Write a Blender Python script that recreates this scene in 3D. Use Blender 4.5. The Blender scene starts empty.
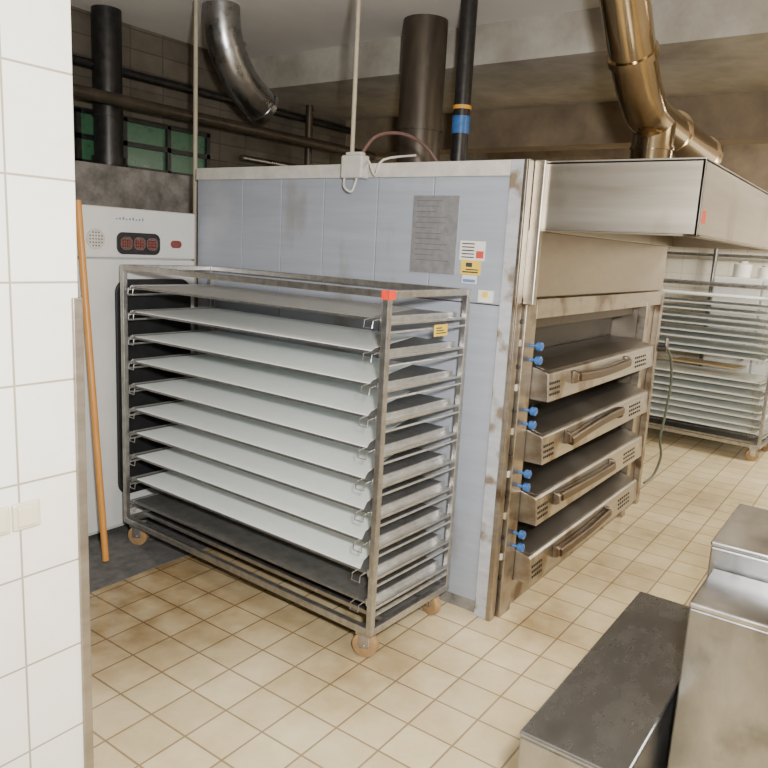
import bpy, bmesh, math, random
from mathutils import Vector, Matrix
random.seed(7)
C = bpy.context.scene.collection

# ------------------------------------------------------------------ materials
def newmat(name):
    m = bpy.data.materials.new(name); m.use_nodes = True
    nt = m.node_tree; b = nt.nodes["Principled BSDF"]
    return m, nt, b
def obj_coord(nt, scale=(1, 1, 1)):
    tc = nt.nodes.new("ShaderNodeTexCoord"); mp = nt.nodes.new("ShaderNodeMapping")
    mp.inputs["Scale"].default_value = scale
    nt.links.new(tc.outputs["Object"], mp.inputs["Vector"])
    return mp.outputs["Vector"]
def surf(name, c1, c2=None, rough=0.5, metal=0.0, scale=(6, 6, 6), noise=4.0, bump=0.0, rvar=0.12, emis=None, spots=None):
    m, nt, b = newmat(name)
    c2 = c2 or tuple(x * 0.8 for x in c1)
    v = obj_coord(nt, scale)
    n = nt.nodes.new("ShaderNodeTexNoise"); n.inputs["Scale"].default_value = noise
    n.inputs["Detail"].default_value = 6; n.inputs["Roughness"].default_value = 0.65
    nt.links.new(v, n.inputs["Vector"])
    r = nt.nodes.new("ShaderNodeValToRGB")
    r.color_ramp.elements[0].position = 0.32; r.color_ramp.elements[1].position = 0.68
    r.color_ramp.elements[0].color = (*c2, 1); r.color_ramp.elements[1].color = (*c1, 1)
    nt.links.new(n.outputs["Fac"], r.inputs["Fac"])
    col = r.outputs["Color"]
    if spots:
        for sp_ in (spots if isinstance(spots[0][0], (tuple, list)) else (spots,)):
            v2 = obj_coord(nt, sp_[3] if len(sp_) > 3 else (1, 1, 1))
            n2 = nt.nodes.new("ShaderNodeTexNoise"); n2.inputs["Scale"].default_value = sp_[1]
            n2.inputs["Detail"].default_value = 8; nt.links.new(v2, n2.inputs["Vector"])
            r2 = nt.nodes.new("ShaderNodeValToRGB")
            r2.color_ramp.elements[0].position = sp_[2]; r2.color_ramp.elements[1].position = sp_[2] + 0.12
            nt.links.new(n2.outputs["Fac"], r2.inputs["Fac"])
            mx = nt.nodes.new("ShaderNodeMixRGB"); nt.links.new(r2.outputs["Color"], mx.inputs["Fac"])
            nt.links.new(col, mx.inputs["Color1"]); mx.inputs["Color2"].default_value = (*sp_[0], 1)
            col = mx.outputs["Color"]
    nt.links.new(col, b.inputs["Base Color"])
    mr = nt.nodes.new("ShaderNodeMapRange")
    mr.inputs["To Min"].default_value = max(0.02, rough - rvar); mr.inputs["To Max"].default_value = min(1, rough + rvar)
    nt.links.new(n.outputs["Fac"], mr.inputs["Value"]); nt.links.new(mr.outputs["Result"], b.inputs["Roughness"])
    b.inputs["Metallic"].default_value = metal
    if bump:
        bp = nt.nodes.new("ShaderNodeBump"); bp.inputs["Strength"].default_value = bump; bp.inputs["Distance"].default_value = 0.01
        nt.links.new(n.outputs["Fac"], bp.inputs["Height"]); nt.links.new(bp.outputs["Normal"], b.inputs["Normal"])
    if emis:
        b.inputs["Emission Color"].default_value = (*emis[0], 1); b.inputs["Emission Strength"].default_value = emis[1]
    return m
def tiles(name, axes, size, off, c1, c2, grout, mortar=0.012, rough=0.3, dirt=None, dirtpos=0.55, dirtscale=1.5, bump=0.4, soil=None, soilcol=(.46, .37, .27)):
    m, nt, b = newmat(name)
    tc = nt.nodes.new("ShaderNodeTexCoord"); sp = nt.nodes.new("ShaderNodeSeparateXYZ"); cb = nt.nodes.new("ShaderNodeCombineXYZ")
    nt.links.new(tc.outputs["Object"], sp.inputs[0])
    nt.links.new(sp.outputs[axes[0]], cb.inputs[0]); nt.links.new(sp.outputs[axes[1]], cb.inputs[1])
    mp = nt.nodes.new("ShaderNodeMapping"); mp.inputs["Location"].default_value = (off[0], off[1], 0)
    nt.links.new(cb.outputs[0], mp.inputs["Vector"])
    br = nt.nodes.new("ShaderNodeTexBrick"); br.offset = 0; br.squash = 1
    br.inputs["Scale"].default_value = 1; br.inputs["Brick Width"].default_value = size[0]; br.inputs["Row Height"].default_value = size[1]
    br.inputs["Mortar Size"].default_value = mortar / 2; br.inputs["Mortar Smooth"].default_value = 0.4
    br.inputs["Color1"].default_value = (*c1, 1); br.inputs["Color2"].default_value = (*c2, 1); br.inputs["Mortar"].default_value = (*grout, 1)
    nt.links.new(mp.outputs[0], br.inputs["Vector"])
    col = br.outputs["Color"]
    n = nt.nodes.new("ShaderNodeTexNoise"); n.inputs["Scale"].default_value = dirtscale; n.inputs["Detail"].default_value = 9
    n.inputs["Roughness"].default_value = 0.7
    nt.links.new(tc.outputs["Object"], n.inputs["Vector"])
    if dirt:
        r = nt.nodes.new("ShaderNodeValToRGB"); r.color_ramp.elements[0].position = dirtpos - 0.12; r.color_ramp.elements[1].position = dirtpos + 0.2
        r.color_ramp.elements[1].color = (0.75, 0.75, 0.75, 1)
        nt.links.new(n.outputs["Fac"], r.inputs["Fac"])
        mx = nt.nodes.new("ShaderNodeMixRGB"); mx.blend_type = "MULTIPLY"
        nt.links.new(r.outputs["Color"], mx.inputs["Fac"]); nt.links.new(col, mx.inputs["Color1"]); mx.inputs["Color2"].default_value = (*dirt, 1)
        col = mx.outputs["Color"]
    if soil:
        n3 = nt.nodes.new("ShaderNodeTexNoise"); n3.inputs["Scale"].default_value = 7; n3.inputs["Detail"].default_value = 8
        nt.links.new(tc.outputs["Object"], n3.inputs["Vector"])
        for (sx, sy, sr, st) in soil:
            dn = nt.nodes.new("ShaderNodeVectorMath"); dn.operation = "DISTANCE"; dn.inputs[1].default_value = (sx, sy, 0)
            nt.links.new(tc.outputs["Object"], dn.inputs[0])
            m1 = nt.nodes.new("ShaderNodeMapRange"); m1.inputs["From Min"].default_value = 0; m1.inputs["From Max"].default_value = sr
            m1.inputs["To Min"].default_value = st * 2; m1.inputs["To Max"].default_value = 0
            nt.links.new(dn.outputs["Value"], m1.inputs["Value"])
            m2 = nt.nodes.new("ShaderNodeMath"); m2.operation = "MULTIPLY"; m2.use_clamp = True
            nt.links.new(m1.outputs["Result"], m2.inputs[0]); nt.links.new(n3.outputs["Fac"], m2.inputs[1])
            mx = nt.nodes.new("ShaderNodeMixRGB"); mx.blend_type = "MULTIPLY"
            nt.links.new(m2.outputs[0], mx.inputs["Fac"]); nt.links.new(col, mx.inputs["Color1"]); mx.inputs["Color2"].default_value = (*soilcol, 1)
            col = mx.outputs["Color"]
    nt.links.new(col, b.inputs["Base Color"])
    mr = nt.nodes.new("ShaderNodeMapRange"); mr.inputs["To Min"].default_value = max(.03, rough - .08); mr.inputs["To Max"].default_value = rough + .2
    nt.links.new(n.outputs["Fac"], mr.inputs["Value"]); nt.links.new(mr.outputs["Result"], b.inputs["Roughness"])
    bp = nt.nodes.new("ShaderNodeBump"); bp.invert = True; bp.inputs["Strength"].default_value = bump; bp.inputs["Distance"].default_value = 0.004
    nt.links.new(br.outputs["Fac"], bp.inputs["Height"]); nt.links.new(bp.outputs["Normal"], b.inputs["Normal"])
    return m

M = {}
M["steel"] = surf("brushed_steel", (.50, .47, .43), (.37, .34, .30), .34, 1, (.6, 2, 10), 4, spots=((.24, .18, .12), 5, .55))
M["steelh"] = surf("hood_steel", (.53, .49, .43), (.42, .38, .32), .40, 1, (.4, .4, 6), 3, rvar=.05, spots=((.34, .29, .22), 2.5, .56, (1, 1, .5)))
M["doortop"] = surf("door_top_steel", (.30, .28, .255), (.22, .20, .18), .36, .95, (1, 1, 1), 2)
M["rack"] = surf("rack_steel", (.54, .53, .52), (.34, .33, .31), .34, .9, (3, 3, 3), 8)
M["runner"] = surf("runner_steel", (.66, .66, .65), (.46, .46, .45), .34, .8, (3, 3, 3), 8)
M["warm"] = surf("warm_steel", (.46, .41, .34), (.34, .29, .23), .38, 1, (1, 1, 6), 4, spots=((.17, .12, .08), 6, .53))
M["handle"] = surf("bronze_handle", (.13, .09, .055), (.07, .05, .03), .36, .9, (2, 1, 1), 3)
M["plate"] = surf("panel_steel_brown", (.40, .345, .28), (.30, .255, .20), .40, 1, (1, 1, 3), 3)
M["blue"] = surf("blue_grey_panel", (.375, .405, .465), (.32, .345, .405), .42, .1, (.6, .6, 9), 3,
                 spots=(((.43, .445, .48), 2.5, .60), ((.26, .25, .24), 3.5, .59, (1, 1, .35))))
M["post"] = surf("pale_post_paint", (.50, .51, .54), (.38, .39, .42), .45, .1, (2, 2, 5), 5, spots=((.21, .16, .11), 9, .53))
M["white"] = surf("cream_board", (.60, .58, .53), (.46, .44, .40), .55, 0, (3, 3, 3), 5)
M["machine"] = surf("white_enamel", (.68, .68, .66), (.62, .62, .60), .35, 0, (2, 2, 2), 3)
M["dust"] = surf("dusty_plaster", (.28, .26, .235), (.11, .10, .09), .9, 0, (2, 2, 2), 5, .3)
M["black"] = surf("black_rubber", (.02, .02, .022), (.012, .012, .012), .5)
M["dark"] = surf("dark_metal", (.055, .052, .05), (.03, .03, .03), .4, .7)
M["glass"] = surf("dark_chamber", (.03, .024, .017), (.018, .014, .01), .45, 0)
M["raildark"] = surf("shaded_rail", (.11, .09, .07), (.06, .05, .038), .45, .8)  # shade of the gaps between decks painted into the rail colour
M["cloth"] = surf("setter_cloth", (.91, .95, .94), (.86, .90, .89), .8, 0, (5, 5, 5), 6, .05)
M["trayedge"] = surf("tray_edge_metal", (.30, .30, .30), (.18, .18, .18), .42, .8)
M["palemetal"] = surf("pale_tray_metal", (.86, .88, .85), (.72, .74, .70), .45, .2)
M["traygrey"] = surf("grey_tray", (.46, .45, .42), (.35, .34, .32), .45, .5, (2, 8, 2), 4)
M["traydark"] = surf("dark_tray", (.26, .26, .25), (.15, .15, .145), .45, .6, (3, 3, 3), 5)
M["wheel"] = surf("orange_castor", (.42, .26, .12), (.26, .16, .08), .5)
M["red"] = surf("red_tag", (.8, .06, .02), (.7, .04, .02), .5)
M["yellow"] = surf("yellow_sticker", (.85, .60, .08), (.75, .5, .06), .5)
M["paper"] = surf("white_sticker", (.78, .76, .70), (.68, .66, .6), .6)
M["ink"] = surf("ink", (.05, .05, .05), None, .6)
M["inkr"] = surf("red_ink", (.6, .08, .05), None, .6)
M["inkb"] = surf("blue_ink", (.15, .25, .5), None, .6)
M["plateid"] = surf("nameplate_metal", (.34, .34, .35), (.26, .26, .27), .5, .5, (5, 5, 5), 6)
M["plateline"] = surf("nameplate_engraving", (.25, .25, .26), None, .5, .5)
M["knob"] = surf("blue_knob", (.04, .16, .42), (.03, .10, .32), .3)
M["orange"] = surf("orange_band", (.75, .36, .03), (.65, .3, .03), .5)
M["led"] = surf("red_led", (.22, .035, .025), None, .4, emis=((1, .06, .03), .03))
M["display"] = surf("reddish_display_window", (.14, .075, .06), (.09, .05, .04), .25)
M["wood"] = surf("varnished_handle", (.68, .31, .07), (.56, .24, .05), .4, 0, (20, 20, 1), 3)
M["tan"] = surf("tan_board", (.62, .48, .30), (.54, .41, .25), .6, 0, (2, 10, 2), 3)
M["duct"] = surf("golden_duct", (.50, .39, .25), (.34, .26, .16), .17, 1, (1, 1, 1), 2, rvar=.05)
M["galv"] = surf("galvanised_duct", (.46, .46, .46), (.32, .32, .32), .3, 1, (4, 4, 4), 4)
M["brown"] = surf("brown_stack", (.10, .078, .056), (.055, .044, .034), .4, .5, (3, 3, 1), 4)
M["beigepipe"] = surf("beige_conduit", (.42, .37, .28), (.34, .30, .22), .6)
M["cable"] = surf("green_hose", (.09, .11, .08), None, .5)
M["redcable"] = surf("red_cable", (.13, .07, .06), None, .5)
M["green"] = surf("green_glass", (.035, .10, .05), (.02, .05, .03), .3, 0, (4, 4, 4), 3, emis=((.10, .25, .12), .10))
M["switch"] = surf("ivory_switch", (.58, .52, .38), (.54, .48, .35), .35)
M["guard"] = surf("corner_guard", (.34, .30, .25), (.24, .21, .17), .4, .8, (2, 2, 6), 4)
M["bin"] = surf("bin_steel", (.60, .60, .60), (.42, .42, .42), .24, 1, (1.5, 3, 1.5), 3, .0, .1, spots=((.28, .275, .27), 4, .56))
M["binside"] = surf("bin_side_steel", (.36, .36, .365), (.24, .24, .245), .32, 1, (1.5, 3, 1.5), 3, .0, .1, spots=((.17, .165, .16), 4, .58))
M["bindark"] = surf("scuffed_lid", (.32, .32, .32), (.23, .23, .23), .27, .9, (2, 4, 2), 3, 0, .08)
M["ceil"] = surf("ceiling_paint", (.80, .78, .75), (.72, .70, .67), .9, 0, (1, 1, 1), 2)
M["ceild"] = surf("dimmed_ceiling_paint", (.46, .43, .38), (.26, .235, .19), .9, 0, (1, 1, 1), 2.5)  # lower ceiling darkened in colour so the background looks dimmer
M["concrete"] = surf("dark_concrete", (.16, .155, .15), (.07, .07, .07), .7, 0, (3, 3, 3), 5, .2)
M["beam"] = surf("beam_paint", (.24, .185, .12), (.13, .095, .065), .8, 0, (1, 1, 1), 3)
M["backwall"] = tiles("sooty_brick", (0, 2), (.25, .12), (0, 0), (.16, .135, .105), (.11, .095, .07), (.085, .072, .058), .010, .8, (.35, .33, .30), .45, 1.8)
M["sidewall"] = tiles("beige_wall_tile", (1, 2), (.15, .15), (0, 0), (.80, .76, .67), (.75, .71, .61), (.58, .53, .45), .006, .3, (.78, .74, .67), .55, .8)
M["walltile"] = tiles("white_wall_tile", (0, 2), (.193, .193), (.093, .044), (.70, .68, .63), (.665, .645, .595), (.30, .265, .21), .005, .15, (.88, .83, .73), .58, 3, bump=.5)
M["floor"] = tiles("floor_tile", (0, 1), (.175, .175), (.03, .06), (.82, .71, .47), (.70, .595, .38), (.36, .275, .17), .009, .13, (.72, .63, .50), .50, 2.6,
                   soil=((2.2, 2.0, .8, .5), (1.75, 2.6, .8, .9), (1.5, 2.3, .5, .5), (2.1, 1.45, .45, .7), (2.9, 1.1, .4, .8), (3.6, 1.05, .4, .7), (4.3, 1.0, .4, .6), (5.2, .9, .6, .5), (2.3, 3.0, .8, .9)))

# ------------------------------------------------------------------ geometry helpers
class B:
    def __init__(s): s.bm = bmesh.new()
    def box(s, a, b, rot=None):
        lo = [min(a[i], b[i]) for i in range(3)]; hi = [max(a[i], b[i]) for i in range(3)]
        vs = [s.bm.verts.new((x, y, z)) for x in (lo[0], hi[0]) for y in (lo[1], hi[1]) for z in (lo[2], hi[2])]
        for f in ((0, 1, 3, 2), (4, 6, 7, 5), (0, 4, 5, 1), (2, 3, 7, 6), (0, 2, 6, 4), (1, 5, 7, 3)):
            s.bm.faces.new([vs[i] for i in f])
        if rot:
            c = Vector([(lo[i] + hi[i]) / 2 for i in range(3)])
            bmesh.ops.rotate(s.bm, verts=vs, cent=c, matrix=rot)
        return s
    def prism(s, prof, x0, x1, axis=0):
        def P(x, p):
            return (x, p[0], p[1]) if axis == 0 else ((p[0], x, p[1]) if axis == 1 else (p[0], p[1], x))
        a = [s.bm.verts.new(P(x0, p)) for p in prof]; b = [s.bm.verts.new(P(x1, p)) for p in prof]
        n = len(prof)
        s.bm.faces.new(a); s.bm.faces.new(b[::-1])
        for i in range(n): s.bm.faces.new((a[i], b[i], b[(i + 1) % n], a[(i + 1) % n]))
        return s
    def loft(s, rings):
        R_ = [[s.bm.verts.new(p) for p in r] for r in rings]; n = len(R_[0])
        s.bm.faces.new(R_[0][::-1]); s.bm.faces.new(R_[-1])
        for a, b in zip(R_, R_[1:]):
            for i in range(n): s.bm.faces.new((a[i], a[(i + 1) % n], b[(i + 1) % n], b[i]))
        return s
    def tube(s, pts, r, seg=12, cap=True):
        pts = [Vector(p) for p in pts]; rings = []
        up = None
        for i, p in enumerate(pts):
            if i == 0: d = pts[1] - p
            elif i == len(pts) - 1: d = p - pts[i - 1]
            else: d = (pts[i + 1] - p).normalized() + (p - pts[i - 1]).normalized()
            d.normalize()
            if up is None:
                up = Vector((0, 0, 1)) if abs(d.z) < .9 else Vector((1, 0, 0))
            u = d.cross(up).normalized(); w = u.cross(d).normalized(); up = w
            rr = r[i] if isinstance(r, (list, tuple)) else r
            rings.append([s.bm.verts.new(p + u * math.cos(t) * rr + w * math.sin(t) * rr) for t in [2 * math.pi * k / seg for k in range(seg)]])
        for a, b in zip(rings, rings[1:]):
            for k in range(seg): s.bm.faces.new((a[k], a[(k + 1) % seg], b[(k + 1) % seg], b[k]))
        if cap: s.bm.faces.new(rings[0][::-1]); s.bm.faces.new(rings[-1])
        return s
    def done(s, name, mat, parent=None, bevel=0.0, smooth=False, label=None, **kw):
        bmesh.ops.recalc_face_normals(s.bm, faces=s.bm.faces)
        me = bpy.data.meshes.new(name); s.bm.to_mesh(me); s.bm.free()
        me.materials.append(M[mat] if isinstance(mat, str) else mat)
        o = bpy.data.objects.new(name, me); C.objects.link(o)
        if parent: o.parent = parent
        if bevel:
            md = o.modifiers.new("bevel", "BEVEL"); md.width = bevel; md.segments = 2; md.limit_method = "ANGLE"
        if smooth:
            for p in me.polygons: p.use_smooth = True
            md = o.modifiers.new("split", "EDGE_SPLIT"); md.split_angle = math.radians(40)
        if label: o["label"] = label
        for k, v in kw.items(): o[k] = v
        return o
def thing(name, label, category, loc=(0, 0, 0), rz=0.0, group=None, parent=None):
    e = bpy.data.objects.new(name, None); e.empty_display_size = .1; C.objects.link(e)
    e.location = loc; e.rotation_euler = (0, 0, rz)
    e["label"] = label; e["category"] = category
    if group: e["group"] = group
    return e
def partempty(name, parent, loc=(0, 0, 0), rz=0.0):
    e = bpy.data.objects.new(name, None); e.empty_display_size = .05; C.objects.link(e)
    e.parent = parent; e.location = loc; e.rotation_euler = (0, 0, rz); return e
def dup(root, loc, rz=None, label=None):
    kids = {}
    for o in list(C.objects):
        if o.parent: kids.setdefault(o.parent.name, []).append(o)
    def rec(o, par):
        n = o.copy(); C.objects.link(n)
        if par: n.parent = par
        for k in kids.get(o.name, []): rec(k, n)
        return n
    n = rec(root, None); n.location = loc
    if rz is not None: n.rotation_euler = (0, 0, rz)
    if label: n["label"] = label
    return n
def rrect(x0, x1, z0, z1, r, n=6):
    pts = []
    for cx, cz, a in ((x1 - r, z1 - r, 0), (x0 + r, z1 - r, 90), (x0 + r, z0 + r, 180), (x1 - r, z0 + r, 270)):
        for i in range(n + 1):
            t = math.radians(a + 90 * i / n); pts.append((cx + r * math.cos(t), cz + r * math.sin(t)))
    return pts
def smoothpath(pts, n=6):
    P_ = [Vector(p) for p in pts]; out = []
    for i in range(len(P_) - 1):
        p0 = P_[max(i - 1, 0)]; p1 = P_[i]; p2 = P_[i + 1]; p3 = P_[min(i + 2, len(P_) - 1)]
        for k in range(n):
            t = k / n
            out.append(.5 * ((2 * p1) + (p2 - p0) * t + (2 * p0 - 5 * p1 + 4 * p2 - p3) * t * t + (3 * p1 - p0 - 3 * p2 + p3) * t ** 3))
    out.append(P_[-1]); return out

# ------------------------------------------------------------------ room
H = 2.9
B().box((-3, -3, -.1), (8.2, 4.4, 0)).done("floor", "floor", kind="structure")
B().box((.9, 2.78, 0), (2.70, 3.95, .004)).done("floor", "concrete", kind="structure")
B().box((-3, -3, H), (8.2, 4.4, H + .1)).done("ceiling", "ceil", kind="structure")
B().box((3.95, -3, 2.68), (5.2, 4.25, H)).done("ceiling", "ceild", kind="structure")
B().box((-3, 4.25, 0), (8.0, 4.4, H)).done("wall_back", "backwall", kind="structure")
B().box((8.0, -3, 0), (8.2, 4.4, H)).done("wall_right", "sidewall", kind="structure")
B().box((-3, -3.1, 0), (8.0, -3, H)).done("wall_front", "ceil", kind="structure")
B().box((-3, 1.33, 0), (.812, 1.47, H)).done("wall_left", "walltile", kind="structure")
B().box((.797, 1.322, 0), (.818, 1.33, 1.47)).box((.812, 1.33, 0), (.818, 1.471, 1.47)).done("trim_1", "guard", bevel=.002, kind="structure")
B().box((.812, 1.335, 1.47), (.816, 1.47, H)).done("trim_2", "brown", kind="structure")
B().box((5.2, -3, 2.40), (5.45, 4.25, H)).done("trim_3", "beam", kind="structure")
B().box((7.85, -3, 2.1), (8.0, 4.25, H)).done("trim_6", "beam", kind="structure")
B().box((-3, 4.03, 0), (8.0, 4.25, 2.0)).done("trim_5", "dust", kind="structure")
w = B()
w.box((2.6, 4.215, 2.03), (3.6, 4.25, 2.30)).done("window_1", "green", kind="structure")
f = B()
for x in (2.58, 2.9, 3.24, 3.58): f.box((x, 4.19, 2.0), (x + .03, 4.215, 2.32))
for z in (2.0, 2.15, 2.30): f.box((2.58, 4.19, z), (3.61, 4.215, z + .03))
f.done("trim_4", "dark", kind="structure")

# ------------------------------------------------------------------ tray rack
LV = [.24 + .1225 * i for i in range(10)]
def build_rack(label, loc, rz, group=None):
    r = thing("tray_rack", label, "rack", loc, rz, group)
    W, L, T = .56, 1.66, 1.45
    s = .026
    for (x, y) in ((0, 0), (W - s, 0), (0, L - s), (W - s, L - s)):
        B().box((x, y, .12), (x + s, y + s, T)).done("post", "rack", r, .003)
    tf = B()
    tf.box((s, 0, T - s), (W - s, s, T)); tf.box((s, L - s, T - s), (W - s, L, T))
    tf.box((0, s, T - s), (s, L - s, T)); tf.box((W - s, s, T - s), (W, L - s, T))
    tf.done("top_frame", "rack", r, .003)
    bf = B()
    bf.box((s, 0, .12), (W - s, s, .15)); bf.box((s, L - s, .12), (W - s, L, .15))
    bf.box((0, s, .12), (s, L - s, .15)); bf.box((W - s, s, .12), (W, L - s, .15))
    bf.box((.12, s, .125), (.14, L - s, .145)); bf.box((.36, s, .125), (.38, L - s, .145))
    bf.done("base_frame", "rack", r, .002)
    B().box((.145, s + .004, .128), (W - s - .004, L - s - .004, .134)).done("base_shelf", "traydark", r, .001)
    for z in LV:
        for k in (0, 1):
            if k == 0: y0, y1, yl, yt = .006, .05, .046, .008
            else: y0, y1, yl, yt = L - .05, L - .006, L - .05, L - .008
            B().box((s, y0, z - .014), (W - s, y1, z - .011)).box((s, yl, z - .011), (W - s, yl + .004, z + .006)) \
              .tube([(s, yt, z - .042), (W - s, yt, z - .042)], .005, 8).box((s, yt - .002, z - .016), (W - s, yt + .002, z - .006)) \
              .done("runner", "runner", r)
    B().tube([(s, .013, .20), (W - s, .013, .20)], .008, 8).done("end_rail", "rack", r)
    for (x, y, a) in ((.05, .06, 20), (W - .05, .06, -15), (.05, L - .06, 30), (W - .05, L - .06, 10)):
        cst = partempty("caster", r, (x, y, 0), math.radians(a))
        B().tube([(-.017, 0, .052), (.017, 0, .052)], .052, 24).done("wheel", "wheel", cst, .004, True)
        B().box((-.027, -.022, .045), (-.022, .022, .105)).box((.022, -.022, .045), (.027, .022, .105)).box((-.034, -.034, .103), (.034, .034, .121)) \
            .tube([(-.03, 0, .052), (.03, 0, .052)], .008, 10).done("fork", "rack", cst, .002)
    return r
RX, RY, RR = 2.08, 1.475, math.radians(-2.0)
rack = build_rack("stainless trolley rack loaded with white setter boards beside the oven", (RX, RY, 0), RR)

def build_tray(mat, label, loc, rz, group, end="trayedge", rail="runner"):
    t = thing("setter_board", label, "tray", loc, rz, group)
    # cloth board with corner cut back ; added dark plate stands for shaded gaps between levels
    B().prism([(.03, .09), (.10, .13), (.535, .26), (.535, 1.58), (.03, 1.58)], 0, .006, axis=2).done("board", mat, t, .0015)
    B().prism([(.03, .056), (.535, .056), (.535, .262), (.10, .132), (.03, .092)], -.003, .004, axis=2).done("end_plate", end, t)
    B().box((.026, .055, -.006), (.03, 1.605, .003)).box((.535, .055, -.006), (.539, 1.605, .003)) \
       .done("edge_strip", end, t)
    B().box((.03, 1.58, -.002), (.535, 1.602, .006)).done("end_plate", end, t, .001)
    B().box((.03, .048, -.009), (.535, .056, .011)).done("end_rail", rail, t, .001)
    B().box((.03, 1.602, -.009), (.535, 1.609, .011)).done("end_rail", rail, t, .001)
    for y in (.060, 1.54):
        B().tube([(.03, y, .0), (-.006, y, -.004), (-.009, y, -.030), (-.009, y + .04, -.030), (-.006, y + .04, -.004), (.03, y + .04, 0)], .0024, 6).done("wire_hook", "rack", t)
    return t
G = "setter boards stacked on the trolley rack"
far = build_rack("stainless trolley rack with thin baking trays by the tiled wall", (6.55, .80, 0), math.radians(-4))
B().box((-.003, -.002, 1.418), (.040, -.001, 1.452)).box((-.003, -.002, 1.418), (-.001, .03, 1.452)).done("tag", "red", rack, label="red square tag")
B().box((.30, -.004, 1.270), (.39, -.001, 1.315)).done("sticker", "yellow", rack, label="yellow printed sticker")
pr = B()
for i in range(3): pr.box((.31, -.0055, 1.280 + i * .010), (.38 - .015 * i, -.004, 1.284 + i * .010))
pr.done("sticker_print", "ink", rack)
first = None
for i, z in enumerate(LV):
    if i == 0:
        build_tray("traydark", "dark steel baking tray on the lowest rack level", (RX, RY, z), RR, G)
    elif i == 9:
        build_tray("traygrey", "empty grey metal setter tray on the top rack level", (RX, RY, z), RR, G)
    elif first is None:
        first = build_tray("cloth", "pale cloth-covered setter board on the trolley rack", (RX, RY, z), RR, G)
    else:
        dup(first, (RX, RY + random.uniform(-.003, .003), z))
G3 = "setter boards on the far rack"
c = 0; ff = None
for z in LV:
    for dz in (0, .055):
        if 8 <= c <= 9 or c >= 19: c += 1; continue
        lo = (far.location.x + (random.uniform(-.012, .012) if ff else 0), far.location.y + (random.uniform(-.02, .02) if ff else 0), z + dz)
        if ff is None: ff = build_tray("cloth", "pale setter board on the trolley rack by the tiled wall", lo, far.rotation_euler[2], G3, "palemetal", "palemetal")
        else: dup(ff, lo)
        c += 1
tb = thing("peel_board", "tan wooden board lying between trays of the far rack", "board", (6.6, 1.05, LV[4] + .004), math.radians(-7))
B().box((.10, .05, 0), (.38, .62, .012)).done("blade", "tan", tb, .004)
B().box((.21, .62, 0), (.26, .95, .012)).done("grip", "tan", tb, .004)

# ------------------------------------------------------------------ deck oven
X0, X1, Y0, Y1, ZT = 2.72, 4.82, 1.28, 3.26, 1.97
ZS = 1.385
ov = thing("deck_oven", "four-deck steel bakery oven with blue-grey side cladding and hood", "oven", (X0, Y0, 0))
def L(p): return (p[0] - X0, p[1] - Y0, p[2])
def obox(b, a, c): return b.box(L(a), L(c))
bd = B()
obox(bd, (X0 + .03, Y0 + .20, 0), (X1, Y1 - .01, 1.963)); obox(bd, (X0 + .03, Y0 + .02, 1.42), (X1, Y0 + .20, 1.93))
obox(bd, (4.44, Y0 + .02, 0), (X1, Y0 + .2, 1.42)); bd.done("body", "plate", ov)
ys = [1.36, 1.72, 2.02, 2.34, 2.62, 2.90, 3.26]
for a, b_ in zip(ys, ys[1:]):
    obox(B(), (X0, a + .002, ZS + .004), (X0 + .03, b_ - .002, 1.908)).done("side_panel", "blue", ov, .003)
yl = [1.36, 1.98, 2.62, 3.26]
for a, b_ in zip(yl, yl[1:]):
    obox(B(), (X0 + .002, a + .002, .06), (X0 + .03, b_ - .002, ZS)).done("side_panel", "blue", ov, .003)
obox(B(), (X0 + .012, 1.3, 0), (X0 + .03, Y1, .06)).done("plinth", "dust", ov)
obox(B(), (X0 - .010, 1.34, 1.908), (X0 + .03, Y1, ZT)).done("top_fascia", "white", ov, .003)
obox(B(), (X0 - .012, 1.285, .0), (X0 + .04, 1.36, ZT)).done("corner_post", "post", ov, .004)
obox(obox(B(), (X0 - .016, 1.277, 0), (X0 + .03, 1.285, ZT)), (X0 - .016, 1.285, 0), (X0 - .012, 1.30, ZT)).done("corner_strip", "warm", ov, .001)
fr = B()
obox(fr, (X0 + .045, Y0 - .02, 0), (X0 + .15, Y0 + .10, 1.42))
obox(fr, (4.44, Y0 - .03, 0), (4.50, Y0 + .02, 1.37))
obox(fr, (X1 - .05, Y0 - .02, 0), (X1, Y0 + .02, 1.42))
obox(fr, (X0 + .15, Y0 - .02, 1.335), (X1 - .05, Y0 + .10, 1.42))
obox(fr, (X0 + .15, Y0 - .0, .0), (X1 - .05, Y0 + .20, .12))
fr.done("front_frame", "warm", ov, .003)
obox(B(), (X0 + .035, Y0 - .004, 1.425), (X1, Y0 + .02, 1.70)).done("upper_panel", "plate", ov, .003)
obox(obox(B(), (X0 + .03, Y0 - .05, 1.40), (X0 + .065, Y0 - .004, ZT)), (X0 + .065, Y0 - .03, 1.43), (X0 + .085, Y0 - .004, 1.68)).done("hood_bracket", "steelh", ov, .003)
sm = B(); obox(sm, (X0 + .031, Y0 + .0, .02), (X0 + .044, Y0 + .05, 1.42)); sm.done("seam_gap", "dark", ov)
for i in range(13):
    z = .18 + i * .095
    c = ("dark", "white", "dark", "beigepipe")[i % 4]
    obox(B(), (X0 + .033, Y0 - .010, z), (X0 + .052, Y0, z + .018 + .01 * (i % 2))).done("terminal", c, ov, .002)
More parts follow.
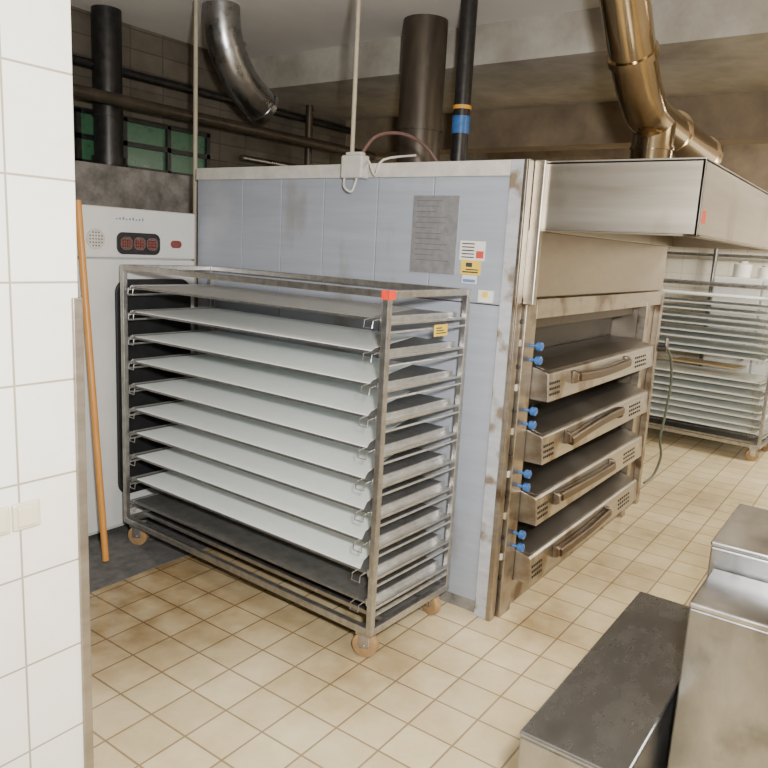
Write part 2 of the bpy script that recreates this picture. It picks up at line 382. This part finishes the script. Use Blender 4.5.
for d in range(4):
    zb = .145 + .28 * d
    dk = partempty("deck", ov, (0, 0, zb))
    xa, xb = .155, 4.43 - X0
    top = .355 if d == 3 else .28
    B().prism([(.0, 0), (-.105, .0), (-.095, .120), (-.085, .127), (.02, .155), (.17, .157), (.17, .147), (.02, .145), (.0, .06)], xa, xb).done("door", "steel", dk, .003)
    B().prism([(-.080, .1295), (-.080, .131), (.018, .157), (.16, .159), (.16, .156)], xa + .03, xb - .03).done("door_top", "doortop", dk, .001)
    B().box((xa, .17, .160), (xb, .19, top)).done("chamber_window", "glass", dk)
    if d < 3: B().box((xa, .03, top - .018), (xb, .19, top)).done("window_rail", "raildark", dk, .002)
    else: B().box((xa, .05, top - .06), (xb, .19, top - .0)).done("window_rail", "raildark", dk, .002)
    prof = [(-.103, .066), (-.134, .060), (-.142, .068), (-.141, .096), (-.132, .104), (-.099, .098)]
    rings = []
    bend = (.008, -.016, .034, -.004)[d]; h0, h1 = ((.42, 1.12), (.36, 1.10), (.42, 1.14), (.44, 1.16))[d]
    for k in range(15):
        u = k / 14; x = h0 + (h1 - h0) * u
        dz = bend * (u - .5) - (.010, .004, -.008, .012)[d] * math.sin(math.pi * u)
        rings.append([(x, p[0], p[1] + dz) for p in prof])
    B().loft(rings).done("handle", "handle", dk, .003)
    for g0 in (h0 - .022, h1 - .002):
        B().prism([(-.100, .050), (-.120, .055), (-.134, .065), (-.132, .100), (-.118, .108), (-.098, .112)], g0, g0 + .024).done("handle_bracket", "warm", dk, .003)
    for g0, w_ in ((.17, .7), (1.36, 1.3)):
        v = B()
        for r_ in range(3):
            for c_ in range(6):
                yy = -.1045 + .008 * (r_ * .024 + .03) / .1
                v.box((g0 + c_ * .028 * w_, yy - .003, .026 + r_ * .024), (g0 + c_ * .028 * w_ + .012 * w_, yy + .002, .037 + r_ * .024))
        v.done("vent_slots", "black", dk)
    for zz in (.180, .240):
        B().tube([(.115, -.02, zz), (.115, -.05, zz)], .007, 12).tube([(.115, -.045, zz), (.115, -.052, zz), (.115, -.070, zz), (.115, -.075, zz)], [.012, .019, .019, .012], 16).done("knob", "knob", dk, 0, True)
hd = B()
HY = .64
hx0, hx1, hy0, hz0, hz1 = .055, X1 - X0 + .05, HY - Y0, 1.70, 1.965
hd.box((hx0, hy0, hz0), (hx0 + .012, -.005, hz1))
hd.box((hx1 - .012, hy0, hz0), (hx1, -.005, hz1))
hd.box((hx0, hy0, hz0), (hx1, hy0 + .012, hz1))
hd.box((hx0, hy0, hz1 - .01), (hx1, .10, hz1 + .004))
hd.box((hx0, hy0, hz0 - .003), (hx0 + .05, -.005, hz0 + .006)); hd.box((hx0, hy0, hz0 - .003), (hx1, hy0 + .05, hz0 + .006))
hd.box((hx0, -.02, hz0), (hx1, -.005, hz1))
hd.done("hood", "steelh", ov, .002, label="brushed steel extraction hood")
B().box((.10, hy0 - .002, 1.745), (.10 + .045, hy0 - .0005, 1.79)).done("sticker", "red", ov, label="small red tag")
def side(y0, y1, z0, z1, name, mat, t=.002, lab=None, par=ov, x=0.0):
    return B().box((x - t, y0 - Y0, z0), (x, y1 - Y0, z1)).done(name, mat, par, 0, False, lab)
side(1.59, 1.82, 1.50, 1.83, "data_plate", "plateid", .004, "engraved grey metal data plate")
lp = B()
for i in range(12):
    z = 1.81 - i * .023; wd = random.uniform(.07, .18)
    lp.box((-.0048, 1.80 - wd - Y0, z - .004), (-.004, 1.80 - Y0, z))
lp.done("engraving", "plateline", ov)
side(1.45, 1.57, 1.565, 1.645, "sticker", "paper", .003, "white label with red and dark print")
b = B(); b.box((-.004, 1.455 - Y0, 1.575), (-.003, 1.49 - Y0, 1.605)); b.done("sticker_print", "inkr", ov)
b = B(); [b.box((-.004, 1.50 - Y0, 1.575 + i * .014), (-.003, 1.56 - Y0, 1.58 + i * .014)) for i in range(5)]; b.done("sticker_print", "ink", ov)
side(1.465, 1.56, 1.505, 1.564, "sticker", "yellow", .003, "yellow warning sticker")
b = B(); b.box((-.004, 1.475 - Y0, 1.513), (-.003, 1.55 - Y0, 1.519)); b.box((-.004, 1.475 - Y0, 1.524), (-.003, 1.535 - Y0, 1.529)); b.box((-.004, 1.505 - Y0, 1.537), (-.003, 1.535 - Y0, 1.555)); b.done("sticker_print", "ink", ov)
side(1.48, 1.55, 1.468, 1.503, "sticker", "paper", .003, "white and blue label")
b = B(); b.box((-.004, 1.485 - Y0, 1.473), (-.003, 1.545 - Y0, 1.486)); b.done("sticker_print", "inkb", ov)
side(1.395, 1.465, 1.395, 1.445, "sticker", "paper", .005, "white label with yellow square")
b = B(); b.box((-.006, 1.42 - Y0, 1.415), (-.005, 1.445 - Y0, 1.44)); b.done("sticker_print", "yellow", ov)

B().tube(smoothpath([L(p) for p in [(4.86, 1.21, 1.05), (4.90, 1.19, .98), (4.94, 1.18, .82), (4.90, 1.18, .62), (4.84, 1.18, .46), (4.88, 1.17, .33), (4.80, 1.18, .22), (4.66, 1.20, .19)]]), .008, 8) \
    .done("hose", "cable", ov, 0, True, "thin dark green hanging hose")
vf = partempty("valve", ov, L((X1, 1.30, 0)))
B().tube([(0, 0, 1.05), (.04, -.08, 1.05)], .02, 12).done("fitting", "dark", vf, 0, True)
B().tube([(.04, -.08, 1.03), (.04, -.08, 1.12)], .012, 12).done("stem", "steel", vf, 0, True)

# ------------------------------------------------------------------ proofer behind
pm = thing("proofing_cabinet", "white enamelled proofing cabinet with dark reddish display panel", "oven", (1.2, 3.25, 0))
B().box((0, .03, .03), (1.50, .75, 1.71)).done("body", "machine", pm, .006)
B().box((.0, .002, .05), (1.50, .03, 1.47)).done("door", "machine", pm, .01)
B().box((.0, .0, 1.475), (1.50, .03, 1.725)).done("control_panel", "machine", pm, .01)
dp = partempty("display", pm)
B().prism(rrect(1.0, 1.26, 1.495, 1.605, .035), -.008, .0, axis=1).done("display_frame", "black", dp, .003)
for k in range(3):
    B().prism(rrect(1.018 + k * .077, 1.088 + k * .077, 1.517, 1.583, .025), -.011, -.008, axis=1).done("display_window", "display", dp)
def seg7(b, x, z, w, h, t=.005):
    y0, y1 = -.013, -.011
    b.box((x, y0, z), (x + w, y1, z + t)); b.box((x, y0, z + h / 2 - t / 2), (x + w, y1, z + h / 2 + t / 2)); b.box((x, y0, z + h - t), (x + w, y1, z + h))
    b.box((x, y0, z), (x + t, y1, z + h)); b.box((x + w - t, y0, z), (x + w, y1, z + h))
for k in range(6):
    dg = B(); seg7(dg, 1.029 + (k // 2) * .077 + (k % 2) * .026, 1.533, .018, .034); dg.done("digit", "led", dp)
g = B(); g.tube([(.885, 0, 1.565), (.885, -.005, 1.565)], .05, 28)
g.done("speaker_grille", "white", pm, 0, True)
g = B()
for i in range(-2, 3):
    for j in range(-2, 3):
        if i * i + j * j < 6: g.box((.882 + i * .016, -.0065, 1.562 + j * .016), (.888 + i * .016, -.004, 1.568 + j * .016))
g.done("grille_holes", "dark", pm)
B().prism(rrect(1.33, 1.40, 1.535, 1.575, .0195), -.008, 0, axis=1).done("button", surf("dark_red_button", (.22, .05, .04), None, .4), pm, .002)
b = B()
for i in range(9): b.box((1.0 + i * .019, -.002, 1.665), (1.008 + i * .019, 0, 1.672 + .004 * (i % 3)))
b.done("lettering", "inkb", pm)
B().prism(rrect(.985, 1.46, .22, 1.37, .07), -.014, .002, axis=1).done("door_window", "black", pm, .006)

B().tube([(1.945, 3.0, .012), (1.985, 3.230, 1.74)], .016, 16).done("broom_handle", "wood", None, 0, True, "orange-brown varnished wooden broom handle leaning on the white cabinet", category="broom handle")
def switch(x, z, lab):
    s = thing("light_switch", lab, "light switch", (x, 1.33, z), 0, "light switches on the tiled wall")
    B().box((-.028, -.010, -.028), (.028, 0, .028)).done("plate", "switch", s, .005)
    B().box((-.020, -.015, -.020), (.020, -.009, .020)).done("rocker", "switch", s, .003)
    return s
s1 = switch(.689, 1.051, "ivory square light switch on white wall tiles")
dup(s1, (.629, 1.33, 1.051))

# ------------------------------------------------------------------ pipes
def pipe(name, label, pts, r, mat, cat="pipe", seg=20, rings=()):
    e = thing(name, label, cat, pts[0]); o_ = Vector(pts[0])
    B().tube([Vector(p) - o_ for p in pts], r, seg).done("pipe", mat, e, 0, True)
    for (p, d, rr, w_, mt) in rings:
        p = Vector(p) - o_; d = Vector(d).normalized()
        B().tube([p - d * w_ / 2, p + d * w_ / 2], rr, seg).done("collar", mt, e, 0, True)
    return e
pipe("flue_pipe", "black steel flue pipe rising from the dusty ledge", [(2.74, 4.11, 2.0), (2.74, 4.11, H)], .085, "dark", rings=(((2.74, 4.11, 2.03), (0, 0, 1), .10, .05, "dark"), ((2.74, 4.11, 2.3), (0, 0, 1), .092, .03, "dark")))
pipe("exhaust_duct", "dull galvanised duct hanging from the ceiling with angled end", smoothpath([(3.0, 3.4, H), (3.02, 3.4, 2.75), (3.08, 3.4, 2.62), (3.20, 3.4, 2.49), (3.36, 3.4, 2.40)], 4), .105, "galv", rings=(((3.34, 3.4, 2.41), (.14, 0, -.08), .113, .03, "galv"), ((3.05, 3.4, 2.68), (.1, 0, -.2), .112, .02, "galv")))
pipe("flue_pipe", "wide dark brown flue standing on top of the oven", [(3.75, 2.5, 1.971), (3.75, 2.5, H)], .13, "brown", rings=(((3.75, 2.5, 2.3), (0, 0, 1), .137, .03, "brown"),))
pipe("flue_pipe", "narrow dark pipe with blue and orange bands on the oven", [(3.55, 2.1, 1.971), (3.55, 2.1, H)], .045, "dark", rings=(((3.55, 2.1, 2.27), (0, 0, 1), .049, .09, "knob"), ((3.55, 2.1, 2.36), (0, 0, 1), .05, .02, "orange")))
pipe("wall_pipe", "dark horizontal pipe running along the sooty wall", [(1.0, 3.9, 2.36), (5.15, 3.9, 2.36)], .035, "brown")
pipe("wall_pipe", "rusty horizontal pipe running high along the sooty wall", [(1.0, 4.15, 2.58), (5.15, 4.15, 2.58)], .028, "dark")
pipe("wall_pipe", "thin grey pipe running along the sooty wall", [(3.9, 4.18, 2.2), (7.8, 4.18, 2.2)], .022, "galv")
pipe("wall_pipe", "dark vertical drop pipe on the sooty wall", [(4.55, 4.10, 2.0), (4.55, 4.10, 2.68)], .03, "brown")
pipe("wall_pipe", "thin beige vertical pipe beside the oven cladding", [(2.82, 3.40, .004), (2.82, 3.40, H)], .012, "beigepipe")
pipe("wall_pipe", "white horizontal water pipe on the beige tiled wall", [(7.93, -.6, 1.80), (7.93, 3.0, 1.80)], .02, "paper")
pipe("wall_pipe", "grey horizontal pipe on the beige tiled wall", [(7.94, -.6, 1.70), (7.94, 3.0, 1.70)], .016, "galv")
pipe("wall_pipe", "grey vertical pipe dropping down the beige tiled wall", [(7.90, 1.62, .0), (7.90, 1.62, 1.88)], .02, "galv")
dz0 = 1.970
gd = pipe("hood_duct", "golden reflecting round duct on top of the steel hood", [(3.33, 1.0, dz0), (3.33, 1.0, 2.20)], .088, "duct", "duct", 28, rings=(((3.33, 1.0, 1.985), (0, 0, 1), .105, .03, "duct"), ((3.33, 1.0, 2.08), (0, 0, 1), .094, .015, "duct")))
o_ = Vector((3.33, 1.0, dz0))
pth = smoothpath([(2.45, 1.0, 2.895), (2.72, 1.0, 2.62), (2.95, 1.0, 2.38), (3.12, 1.0, 2.25), (3.33, 1.0, 2.20), (4.25, 1.0, 2.175)], 5)
B().tube([Vector(p) - o_ for p in pth], .088, 28).done("pipe", "duct", gd, 0, True)
for p, q in (((4.22, 1, 2.176), (4.26, 1, 2.175)), ((3.60, 1, 2.196), (3.62, 1, 2.195)), ((2.94, 1, 2.39), (2.96, 1, 2.37))):
    B().tube([Vector(p) - o_, Vector(q) - o_], .097, 28).done("collar", "duct", gd, 0, True)

jb = thing("junction_box", "cream electrical junction box hanging over oven top edge", "junction box", (2.66, 2.12, 1.88))
B().box((-.02, -.06, .02), (.04, .06, .12)).box((-.01, -.045, .12), (.03, .045, .135)).done("housing", "white", jb, .008)
B().tube([(.01, .02, .135), (.012, .022, 1.02)], .010, 10).done("conduit", "beigepipe", jb, 0, True)
B().tube(smoothpath([(0, -.06, .06), (-.02, -.10, .09), (-.01, -.13, .03), (0.02, -.15, .10), (.2, -.2, .14)], 4), .005, 8).done("cable", "white", jb, 0, True)
B().tube(smoothpath([(0, .05, .03), (-.025, .03, -.02), (-.02, -.01, -.04), (0, -.02, .02)], 4), .005, 8).done("cable", "white", jb, 0, True)
B().tube(smoothpath([(.02, -.03, .13), (.06, -.06, .20), (.12, -.10, .23), (.20, -.15, .23), (.28, -.2, .19), (.34, -.24, .12), (.38, -.27, .10)], 4), .008, 8).done("cable", "redcable", jb, 0, True)

# ------------------------------------------------------------------ stainless bins
def binbox(label, x0, x1, y0, y1, h, lid="bin", lidt=.02):
    e = thing("steel_bin", label, "bin", ((x0 + x1) / 2, (y0 + y1) / 2, 0))
    w2, d2 = (x1 - x0) / 2, (y1 - y0) / 2
    b = B()
    b.prism([(-w2 + .004, .06), (w2 - .02, .06), (w2 - .002, h - lidt), (-w2 + .002, h - lidt)], -d2 + .002, d2 - .002, axis=1)
    b.done("body", "binside", e, .004)
    B().box((-w2, -d2, h - lidt), (w2, d2, h)).done("lid", lid, e, .005)
    ix, iy = w2 * .7, d2 * .7
    for sx in (-1, 1):
        for sy in (-1, 1):
            B().tube([(sx * ix - .012, sy * iy, .03), (sx * ix + .012, sy * iy, .03)], .03, 16).box((sx * ix - .02, sy * iy - .02, .04), (sx * ix + .02, sy * iy + .02, .062)).done("caster", "dark", e)
    return e
binbox("low stainless steel bin with dark scuffed flat lid", 1.45, 2.395, .335, .585, .50, "bindark", .014)
binbox("stainless steel bin with bright scratched lid", 1.764, 2.02, -.60, .315, .80, "bin", .016)
binbox("taller stainless steel bin with reflective lid", 2.026, 2.431, -.60, .330, .87, "bin", .016)

pc = thing("storage_cabinet", "pale storage cabinet with white containers on top", "cabinet", (7.35, .25, 0))
B().box((0, 0, .08), (.49, 1.25, 1.50)).done("body", "machine", pc, .01)
for k in range(3): B().box((-.015, .01 + k * .415, .10), (0, .405 + k * .415, 1.48)).done("door", "machine", pc, .004)
for k in range(3): B().box((-.035, .06 + k * .415, .75), (-.015, .08 + k * .415, .9)).done("handle", "steel", pc, .003)
B().box((.05, .03, 0), (.45, 1.2, .08)).done("plinth", "dark", pc)
for i, (y, hh, rr) in enumerate(((.38, .18, .07), (.56, .11, .08), (.74, .15, .05), (.95, .20, .06), (1.10, .12, .07), (1.30, .15, .08))):
    e = thing("container", "white plastic container on the pale cabinet", "container", (7.58, y, 1.50), 0, "containers on the pale cabinet")
    B().tube([(0, 0, 0), (0, 0, hh * .8), (0, 0, hh * .88)], [rr, rr, rr * .6], 20).done("body", "paper", e, 0, True)
    B().tube([(0, 0, hh * .88), (0, 0, hh)], rr * .5, 16).done("cap", "white", e, 0, True)

# ------------------------------------------------------------------ lights
def area(name, loc, target, size, power, col):
    l = bpy.data.lights.new(name, "AREA"); l.energy = power; l.size = size; l.color = col; l.shape = "SQUARE"
    o = bpy.data.objects.new(name, l); C.objects.link(o); o.location = loc
    o.rotation_euler = (Vector(target) - Vector(loc)).to_track_quat("-Z", "Y").to_euler(); return o
area("flash", (.12, -.10, 1.80), (2.9, 1.7, .8), .12, 140, (1, .975, .93))
area("ceiling_lamp", (1.6, -.6, 2.82), (1.6, -.6, 0), 1.0, 28, (1, .94, .84))
area("ceiling_lamp", (3.7, -.9, 2.60), (3.7, -.7, 0), .8, 50, (1, .86, .64))
area("ceiling_lamp", (6.5, -.6, 2.60), (7.2, .9, .5), .9, 120, (1, .94, .82))
wd = bpy.data.worlds.new("world"); bpy.context.scene.world = wd; wd.use_nodes = True
wd.node_tree.nodes["Background"].inputs[0].default_value = (1, .95, .88, 1); wd.node_tree.nodes["Background"].inputs[1].default_value = .15

# ------------------------------------------------------------------ camera
cd = bpy.data.cameras.new("camera"); cam = bpy.data.objects.new("camera", cd); C.objects.link(cam)
cd.sensor_width = 36; cd.lens = 722 * 36 / 768; cd.clip_start = .02
R = Matrix.Rotation(math.radians(-54.66), 4, "Z") @ Matrix.Rotation(math.radians(90 - 10.714), 4, "X") @ Matrix.Rotation(.0541, 4, "Z")
cam.matrix_world = Matrix.Translation((0, 0, 1.6)) @ R
bpy.context.scene.camera = cam
